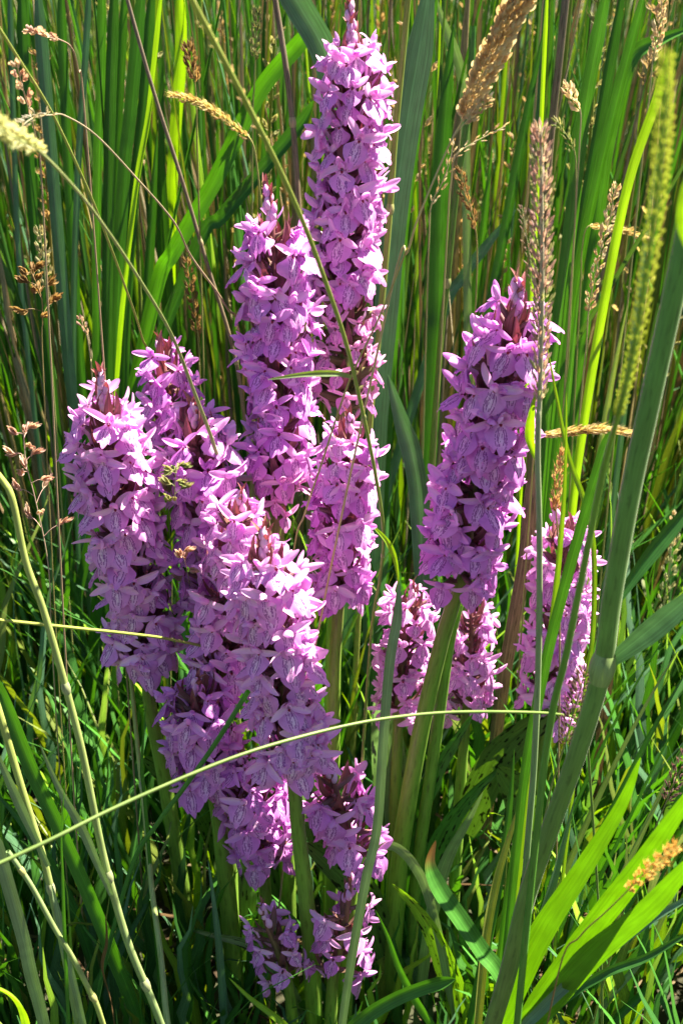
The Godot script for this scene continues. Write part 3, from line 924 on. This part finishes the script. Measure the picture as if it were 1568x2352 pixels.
	stalk("grass_stalk", "pale stem slanting right in the lower left corner, jointed near its foot", [18, 1955, 70, 2030, 125, 2130, 170, 2205, 206, 2276, 235, 2345], 0.15, 0.15, 12, 14, PALE, YELLOW, {"nodes": [0.1, 0.62]})
	# blades in the foreground
	stalk("orchid_stalk", "second bare green orchid stem, close right of the one under the magenta spike", [1052, 1385, 1030, 1480, 1008, 1640, 985, 1800, 962, 1960, 950, 2080], 0.005, -0.01, 26, 32, Color(0.22, 0.42, 0.06), Color(0.22, 0.42, 0.06), {"cat": "orchid stem"})
	blade("grass_leaf", "wide mid green blade at the lower left behind the jointed stems", [-40, 1520, 10, 1610, 75, 1770, 150, 1930, 232, 2120, 325, 2360], 0.06, 0.08, 36, GREEN, {"yaw": 0.2, "tip": 0.1})
	blade("grass_leaf", "pale bluish broad blade rising from the lower left corner", [-20, 1900, 0, 1965, 30, 2070, 55, 2160, 72, 2240, 105, 2370], 0.16, 0.16, 30, PALE, {"m": "glaucous", "tip": 0.1})
	blade("grass_leaf", "curled bright blade at the very lower left corner", [-40, 2262, 10, 2275, 45, 2305, 62, 2352, 70, 2450], 0.17, 0.17, 30, LIME, {"under": true, "m": "broad", "tip": 0.1})
	blade("grass_leaf", "thin upright blade crossing the pale stems at the lower left", [150, 1790, 142, 1918, 145, 2018, 150, 2168, 160, 2370], 0.15, 0.15, 9, GREEN, {"tip": 0.5})
	blade("grass_leaf", "pale sheathed blade beside the thin upright one, lower left", [119, 2030, 133, 2093, 150, 2180, 180, 2300], 0.12, 0.13, 16, PALE, {"m": "glaucous"})
	blade("grass_leaf", "green blade standing below the leftmost orchid's spike, beside its stem", [336, 1610, 326, 1750, 332, 1830, 342, 1950], 0.05, 0.05, 9, GREEN)
	blade("grass_leaf", "dark blade slanting up along the wide one at the lower left", [-10, 1820, 60, 1900, 140, 2030, 200, 2170, 250, 2360], 0.03, 0.05, 26, DARK, {})
	blade("grass_leaf", "light grey green blade running down the middle to the bottom edge", [916, 1335, 912, 1420, 895, 1520, 880, 1700, 866, 1900, 842, 2010, 808, 2200, 784, 2370], 0.065, 0.09, 22, PALE, {"m": "glaucous", "yaw": 0.1, "twist": 0.1, "tip": 0.12})
	blade("dry_leaf", "small curled brown dry leaf low at the left", [243, 2100, 246, 2165, 236, 2220, 252, 2285, 262, 2340], 0.12, 0.12, 11, BROWN, {"m": "dry", "twist": 2.0})
	blade("grass_leaf", "narrow blade rising to a point between the stems, below the shaded orchid", [478, 1975, 492, 2080, 505, 2200, 515, 2360], 0.04, 0.05, 18, BLUE, {"m": "glaucous", "tip": 0.4})
	blade("grass_leaf", "short blade slanting at the bottom edge left of centre", [525, 2245, 575, 2293, 650, 2352, 700, 2420], 0.09, 0.09, 17, LIME, {"tip": 0.4})
	blade("orchid_leaf", "grey green spotted leaf spreading left below the shaded orchids", [432, 2135, 500, 2150, 575, 2172, 640, 2230, 690, 2330], 0.03, 0.02, 36, PALE, {"m": "spotted", "tip": 0.5})
	blade("orchid_leaf", "upright grey green leaf between the grey green blade and the bare stem", [905, 1690, 898, 1780, 900, 1860, 912, 1945, 930, 2080], -0.02, -0.02, 46, PALE, {"m": "glaucous", "tip": 0.3})
	blade("orchid_leaf", "long spotted dark leaf crossing behind the magenta orchid's stem", [1085, 1640, 1040, 1710, 990, 1790, 950, 1900, 930, 2050], 0.0, -0.01, 48, GREEN, {"m": "spotted", "tip": 0.4})
	blade("orchid_leaf", "broad spotted leaf slanting right of the magenta orchid's stem", [1150, 1760, 1080, 1830, 1020, 1910, 980, 2010, 950, 2120], -0.01, -0.01, 56, GREEN, {"m": "spotted", "tip": 0.4})
	blade("orchid_leaf", "pointed pale leaf leaning right, low behind the withered leaf", [1108, 1820, 1070, 1890, 1030, 1960, 1000, 2050], 0.02, 0.01, 40, PALE, {"m": "glaucous", "tip": 0.5})
	blade("orchid_leaf", "small pale leaf arching right of the short lit orchid", [865, 1948, 885, 1940, 915, 1948, 950, 1985, 985, 2060], 0.04, 0.03, 26, PALE, {"m": "glaucous", "tip": 0.2, "yaw": 0.3})
	blade("grass_leaf", "broad green blade with a withered brown tip, leaning left of the thick stem", [1000, 1930, 986, 1985, 1010, 2045, 1055, 2110, 1105, 2185, 1160, 2265], 0.11, 0.13, 42, GREEN, {"end": Color(0.30, 0.16, 0.05), "end_at": 0.14, "tip": 0.25, "yaw": -0.4})
	blade("grass_leaf", "green blade lying along the bottom edge right of centre", [1045, 2248, 980, 2265, 909, 2293, 840, 2335, 780, 2400], 0.12, 0.13, 36, GREEN, {"tip": 0.1})
	blade("grass_leaf", "dull green blade leaning right above the bottom edge, below the loose violet spike", [862, 2090, 890, 2150, 915, 2220, 950, 2290, 1000, 2370], 0.07, 0.08, 22, GREEN, {"tip": 0.5})
	blade("grass_leaf", "broad spotted low leaf shining green in the shade at bottom centre right", [900, 2030, 960, 2090, 1010, 2180, 1050, 2300], 0.03, 0.03, 60, LIME, {"m": "spotted", "tip": 0.5})
	# the thick stem on the right
	stalk("reed_stalk", "thick green reed stem with a pale joint, slanting down the right side", [1610, 380, 1545, 680, 1490, 930, 1445, 1140, 1405, 1370, 1382, 1535, 1335, 1700, 1268, 1890, 1212, 2050, 1165, 2240, 1120, 2400], 0.16, 0.17, 54, 40, Color(0.125, 0.34, 0.065), Color(0.19, 0.27, 0.06), {"nodes": [0.425], "node_color": Color(0.28, 0.40, 0.15), "swell": 0.32, "m": "fuzzy", "cat": "reed stem", "leaves": [
		[[1640, 1320, 1568, 1384, 1470, 1466, 1400, 1520], 0.18, 0.162, 58, BLUE, 0.5, "glaucous"],
		[[1640, 1100, 1560, 1192, 1484, 1284, 1405, 1392], 0.13, 0.15, 40, DARK, 0.5]]})
	blade("grass_leaf", "broad translucent yellow green blade right of the thick stem, pointing up", [1470, 1740, 1425, 1850, 1340, 1990, 1240, 2145, 1160, 2310, 1130, 2400], 0.19, 0.15, 66, GLOW, {"under": true, "m": "broad", "tip": 0.5, "yaw": 0.15, "foot": 0.5})
	blade("grass_leaf", "broad glowing yellow green blade reaching the right edge, upper of two", [1640, 1750, 1568, 1845, 1480, 1970, 1400, 2075, 1315, 2185, 1200, 2360], 0.22, 0.15, 64, GLOW, {"under": true, "m": "broad", "tip": 0.4, "yaw": 0.1, "foot": 0.4})
	blade("grass_leaf", "broad glowing yellow green blade reaching the right edge, lower of two", [1680, 1890, 1568, 1995, 1484, 2085, 1360, 2185, 1260, 2295, 1180, 2400], 0.23, 0.16, 78, GLOW, {"under": true, "m": "broad", "tip": 0.4, "yaw": 0.0, "foot": 0.4})
	blade("grass_leaf", "narrow blue green blade slanting up to the right edge below the glowing ones", [1660, 2010, 1568, 2068, 1480, 2120, 1360, 2210, 1240, 2320, 1180, 2400], 0.17, 0.18, 28, BLUE, {"m": "glaucous", "tip": 0.4})
	blade("grass_leaf", "lowest narrow blade at the lower right corner", [1640, 2120, 1568, 2150, 1480, 2200, 1380, 2240, 1260, 2330], 0.13, 0.14, 22, DARK, {"tip": 0.4})
	blade("grass_leaf", "dark upright blade close right of the thick stem's foot", [1320, 1830, 1290, 1950, 1260, 2060, 1215, 2200, 1170, 2380], 0.13, 0.15, 26, BLUE, {"tip": 0.4})
	blade("grass_leaf", "yellow edged narrow blade along the thick stem's left side", [1215, 1790, 1175, 1900, 1140, 2020, 1115, 2150, 1095, 2360], 0.08, 0.10, 24, YELLOW, {"tip": 0.4})
	blade("grass_leaf", "upright narrow blade left of the thick stem, below the far right orchid", [1180, 1720, 1170, 1850, 1150, 1990, 1120, 2150, 1080, 2360], 0.05, 0.07, 24, GREEN, {"tip": 0.4})
	blade("grass_leaf", "thin green blade rising left of the thick stem to the far right orchid", [1240, 1500, 1215, 1700, 1190, 1900, 1160, 2100], 0.05, 0.06, 18, GREEN, {"tip": 0.4})
	blade("grass_leaf", "bright narrow blade in front of the far right orchid, slanting up right", [1400, 990, 1372, 1080, 1345, 1170, 1285, 1385, 1248, 1540, 1210, 1740, 1190, 1900], 0.10, 0.10, 25, GREEN, {"tip": 0.05, "yaw": 0.2})
	blade("grass_leaf", "thin blade leaning left over the far right orchid", [1255, 790, 1275, 900, 1305, 1050, 1340, 1150, 1362, 1260, 1360, 1450, 1340, 1600], 0.05, 0.06, 13, LIME, {"tip": 0.3})
	blade("grass_leaf", "narrow yellow green blade upright in front of the far right orchid", [1300, 900, 1298, 1050, 1290, 1200, 1270, 1400, 1240, 1600, 1215, 1780], 0.08, 0.08, 14, LIME, {"under": true, "tip": 0.4})
	blade("grass_leaf", "bright leaf entering at the right edge, close and out of focus", [1590, 380, 1572, 440, 1575, 520, 1620, 620, 1700, 760], 0.28, 0.28, 40, LIME, {"under": true, "m": "broad", "tip": 0.5, "root": false})
	var side := "slender leaves fanning up at the lower right"
	var fan := ["topmost slender leaf of the fan at the right edge, level with the thick stem's joint", "slender pale leaf just under the topmost one of the right edge fan", "slender dark leaf third from the top of the right edge fan",
		"slender green leaf of the fan beside the purple fuzzy head", "slender pale leaf of the fan just below the purple fuzzy head", "slender dark leaf behind the upper glowing blade",
		"slender green leaf behind the tip of the lower glowing blade", "slender pale leaf low in the fan behind the golden brown ear", "lowest slender dark leaf of the fan at the right edge"]
	for k in 9:
		var u0 := 1480.0 + k * 18.0
		blade("grass_leaf", fan[k], [u0 + 60, 1440 + k * 50, u0 - 20, 1570 + k * 55, u0 - 120, 1760 + k * 60, u0 - 210, 1980 + k * 45], -0.04 + 0.01 * k, -0.02 + 0.01 * k, 11 + (k % 3) * 5, [GREEN, PALE, DARK][k % 3], {"group": side, "tip": 0.5})

func heads() -> void:
	var tan := [Color(0.88, 0.74, 0.52), Color(0.95, 0.85, 0.64), Color(0.76, 0.58, 0.38)]
	var straw := [Color(0.80, 0.68, 0.32), Color(0.62, 0.48, 0.20), Color(0.86, 0.76, 0.46)]
	var pink := [Color(0.78, 0.52, 0.48), Color(0.84, 0.66, 0.56), Color(0.66, 0.42, 0.38)]
	var green := [Color(0.36, 0.42, 0.17), Color(0.46, 0.48, 0.24), Color(0.28, 0.36, 0.14)]
	var brown := [Color(0.36, 0.23, 0.11), Color(0.46, 0.31, 0.14), Color(0.26, 0.17, 0.08)]
	# near ones
	flowering("grass_ear", "big blurred tan grass head slanting at the top right of the tallest orchid", [1215, -30, 1178, 30, 1140, 110, 1100, 190, 1062, 275], [1030, 335, 960, 500, 935, 580, 895, 680], 0.06, 0.02, 60, 130, "fat", tan, 5, STRAW, {"size": 0.72})
	flowering("grass_ear", "short tan side head beside the big blurred one's foot", [1122, 228, 1098, 250, 1065, 285], [1040, 315, 1025, 345], 0.055, 0.05, 34, 26, "fat", tan, 4, STRAW, {"size": 0.6, "root": false})
	flowering("grass_ear", "tall purple tinged grass head standing in front of the magenta orchid", [1240, 298, 1242, 400, 1243, 520, 1244, 640, 1242, 780, 1238, 925], [1236, 960, 1234, 1054, 1238, 1250, 1236, 1500, 1226, 1750, 1210, 1950], 0.10, 0.11, 58, 190, "slim", [Color(0.72, 0.50, 0.50), Color(0.46, 0.52, 0.28), Color(0.78, 0.64, 0.60), Color(0.60, 0.40, 0.42)], 15, Color(0.16, 0.33, 0.12), {"size": 0.62, "open": 0.5, "leaves": [[[1228, 905, 1218, 960, 1216, 1010, 1231, 1056], 0.105, 0.10, 22, LIME, 0.4, "broad"]]})
	flowering("grass_ear", "small purple tinged side head left of the tall purple one", [1198, 478, 1208, 540, 1220, 620, 1232, 700], [1240, 760], 0.095, 0.10, 30, 40, "slim", [Color(0.42, 0.42, 0.30), Color(0.50, 0.38, 0.36)], 4, OLIVE, {"size": 0.55, "root": false})
	flowering("grass_ear", "thick blurred yellow green grass spike close by at the right", [1528, 130, 1522, 300, 1508, 450, 1480, 650, 1448, 830, 1418, 955], [1402, 1010, 1380, 1100, 1340, 1300, 1300, 1500, 1250, 1750], 0.30, 0.18, 36, 420, "slim", [Color(0.48, 0.62, 0.10), Color(0.38, 0.36, 0.07)], 16, GREEN, {"size": 0.7, "open": 0.45, "joined": true, "spread": 0.36})
	flowering("grass_ear", "pale yellow green blurred grass head at the left edge", [-60, 250, -10, 290, 40, 320, 92, 348], [175, 435, 240, 520, 310, 625, 390, 760, 440, 884, 495, 1034, 520, 1150], 0.29, -0.03, 64, 80, "fat", [Color(0.70, 0.76, 0.40), Color(0.80, 0.82, 0.54)], 9, OLIVE, {"size": 0.75})
	flowering("grass_ear", "drooping grey grass head on a curved thin stem at the left edge", [45, 298, 62, 280, 85, 268, 120, 264], [150, 266, 220, 310, 310, 405, 400, 510, 440, 590, 520, 705, 560, 820], 0.12, -0.08, 34, 22, "slim", [Color(0.50, 0.48, 0.40), Color(0.58, 0.52, 0.40)], 5, TAN, {"size": 0.9, "open": 0.8})
	flowering("grass_ear", "reddish tan single spikelet at the upper left corner", [74, 74, 100, 78, 140, 92], [165, 110, 180, 160, 200, 320], 0.02, -0.02, 24, 9, "fat", pink, 4, TAN, {"size": 1.4, "open": 0.2})
	flowering("grass_ear", "blurred tan spikelets hanging at the left edge below the corner", [40, 150, 52, 200, 70, 262], [85, 330, 100, 480], 0.08, 0.04, 27, 11, "fat", pink, 4, TAN, {"size": 1.3, "open": 0.3})
	flowering("grass_ear", "straw coloured grass ear pointing left, above the second tallest orchid", [402, 220, 440, 230, 480, 248, 525, 280, 575, 320], [590, 380, 600, 480, 610, 640], -0.10, -0.12, 24, 44, "awned", straw, 5, OLIVE, {"size": 1.0, "open": 0.35})
	flowering("grass_ear", "level straw coloured ear right of the magenta orchid", [1455, 999, 1400, 990, 1340, 990, 1290, 996, 1244, 1001], [1225, 1060, 1215, 1180], -0.02, -0.03, 26, 54, "awned", straw, 4, OLIVE, {"size": 1.0, "open": 0.4})
	flowering("grass_ear", "orange tan upright ear above the far right orchid", [1292, 1045, 1286, 1080, 1278, 1130, 1276, 1175], [1280, 1230, 1285, 1400], 0.01, 0.0, 26, 22, "awned", [Color(0.66, 0.44, 0.20), Color(0.72, 0.54, 0.28)], 4, TAN, {"size": 1.1, "open": 0.3})
	flowering("grass_ear", "golden brown ear lying before the glowing blades at the lower right", [1548, 1944, 1515, 1975, 1480, 2005, 1438, 2048], [1390, 2095, 1330, 2152, 1280, 2240], 0.27, 0.20, 34, 34, "awned", [Color(0.85, 0.56, 0.18), Color(0.90, 0.66, 0.26), Color(0.75, 0.46, 0.14)], 4, BROWN, {"size": 1.0, "open": 0.4})
	flowering("grass_ear", "purple brown fuzzy head half hidden behind the thick stem's joint", [1342, 1540, 1330, 1590, 1312, 1650, 1296, 1710], [1280, 1760, 1250, 1880], 0.13, 0.13, 60, 120, "slim", [Color(0.26, 0.15, 0.18), Color(0.36, 0.26, 0.22)], 5, OLIVE, {"size": 0.40, "open": 0.9})
	flowering("grass_ear", "purple fuzzy head at the right edge above the glowing blades", [1600, 1700, 1560, 1770, 1530, 1840], [1500, 1910, 1440, 2060], 0.10, 0.10, 50, 60, "slim", [Color(0.26, 0.15, 0.18), Color(0.34, 0.22, 0.22)], 5, OLIVE, {"size": 0.45, "open": 0.8})
	# behind
	var far := [
		["tan grey knotted head low right of the purple one", [1412, 430, 1400, 500, 1380, 570, 1362, 650, 1350, 720], [1345, 800, 1330, 950], 26, 44, "fat", tan, 0.9],
		["pale head high right of the big blurred one", [1302, 200, 1312, 225, 1332, 255], [1330, 330, 1320, 500], 24, 12, "fat", tan, 1.1],
		["grey green head below the pale one, right of the purple one's tip", [1278, 278, 1300, 310, 1318, 345], [1322, 420, 1315, 600], 22, 14, "slim", green, 1.1],
		["tan head at the top near the upper right corner", [1522, -20, 1515, 40, 1508, 90, 1498, 140], [1490, 220, 1470, 400], 26, 34, "fat", tan, 0.9],
		["straw ear lying level at the right, behind the bright slanting leaf", [1482, 548, 1440, 535, 1400, 528, 1350, 520], [1335, 580, 1330, 700], 20, 36, "awned", straw, 1.1],
		["brown ear upright in the thicket left of the purple head", [1058, 395, 1066, 440, 1080, 480, 1092, 530], [1095, 600, 1090, 750], 22, 20, "awned", brown, 1.1],
		["brown orange tuft high in the left half, right of the reed clump", [435, 110, 440, 150, 448, 190], [452, 260, 455, 400], 26, 16, "awned", brown, 1.2],
		["olive brown ear standing left of the second tallest spike", [430, 600, 438, 660, 448, 720, 455, 770], [458, 830, 460, 900], 24, 26, "awned", brown, 1.0],
		["dark olive ear at the top, left of the tallest orchid's tip", [590, 30, 588, 80, 586, 140], [584, 200, 580, 350], 22, 24, "awned", green, 1.0],
		["pale cream head low in the reed clump at the left", [92, 530, 98, 570, 102, 610, 106, 660], [112, 720, 120, 850], 30, 26, "fat", [Color(0.66, 0.66, 0.42), Color(0.58, 0.56, 0.34)], 0.8],
		["small reddish spikelets on the left reed clump's lower edge", [185, 730, 192, 750, 200, 770], [208, 820, 215, 900], 18, 8, "fat", pink, 1.0],
		["fine tan sprays left of the purple head's middle", [1160, 290, 1120, 310, 1075, 335, 1045, 360], [1035, 420, 1025, 560], 26, 16, "slim", tan, 0.8],
		["fine tan sprays low left of the purple head", [1040, 330, 1030, 380, 1010, 430, 990, 470], [985, 540, 980, 700], 28, 18, "slim", tan, 0.8],
		["greenish white sprays at the right edge behind the thick stem", [1560, 1240, 1540, 1290, 1530, 1350, 1515, 1420], [1500, 1500, 1480, 1650], 44, 24, "fat", [Color(0.55, 0.60, 0.38), Color(0.46, 0.50, 0.30)], 0.5],
		["small tan ear beyond the thick stem near the right edge", [1550, 1180, 1545, 1220, 1540, 1260], [1530, 1340, 1510, 1500], 20, 14, "fat", tan, 1.0],
	]
	for k in far.size():
		var h: Array = far[k]
		flowering("grass_ear", h[0], h[1], h[2], -0.14 - 0.012 * (k % 5), -0.14 - 0.012 * (k % 5), h[3], h[4], h[5], h[6], 4, OLIVE.lerp(TAN, 0.3), {"size": h[7], "open": 0.5})
	# open panicles
	panicle("open pinkish panicle with loose spikelets left of the leftmost spike", [55, 990, 60, 1060, 80, 1140, 104, 1250, 115, 1340, 120, 1480], 0.03, pink, 14, 62)
	panicle("small green drooping panicle lying on the leftmost spike's right side", [404, 1075, 402, 1110, 400, 1150, 385, 1100, 392, 1250, 395, 1330], 0.045, green, 10, 34)
	panicle("few tan pink spikelets between the leftmost and middle spikes", [418, 1270, 430, 1310, 440, 1380, 445, 1480], 0.04, pink, 6, 24)
	panicle("thin brown panicle hanging at the left edge under the pale head", [70, 620, 95, 680, 98, 740, 100, 860], -0.06, brown, 12, 50)

func panicle(label: String, flat: Array, z: float, colors: Array, n: int, reach: float) -> void:
	var p := trace(flat, z, -0.06 if flat[0] > 300 else z)
	var root: Vector3 = p[-1]
	var t := thing("grass_panicle", label, "grass panicle", root)
	part("culm", stalk_mesh(p, span(2.0, p[0]), span(4.0, p[0]), colors[0], OLIVE.lerp(TAN, 0.4), root, 5), M.stem, t)
	var r := span(reach, p[0])
	for k in n:
		var s := 0.45 * k / n
		var q: Vector3 = p[int(s * (p.size() - 1))]
		var a := k * 2.4
		var d := Vector3(cos(a), rng.randf_range(0.1, 0.8), sin(a)).normalized() * r * lerpf(0.25, 1.0, float(k) / n) * rng.randf_range(0.6, 1.1)
		var b := part("branch", stalk_mesh(smooth_path([q + d, q + d * 0.5 + Vector3(0, d.length() * 0.1, 0), q], 3), span(1.2, q), span(1.6, q), colors[0], colors[2], root, 4), M.stem, t)
		for m in 2:
			var e := part("spikelet", spikelets.fat[rng.randi() % 3], seed_mat(colors[rng.randi() % colors.size()]), b)
			var dir := (d.normalized() + Vector3(rng.randf_range(-0.5, 0.5), rng.randf_range(-0.3, 0.5), 0)).normalized()
			e.transform = Transform3D(frame(dir, Vector3(0.1, 0.1, 1)).scaled(Vector3.ONE * span(36, q)), q + d * (1.0 - 0.25 * m) - root)
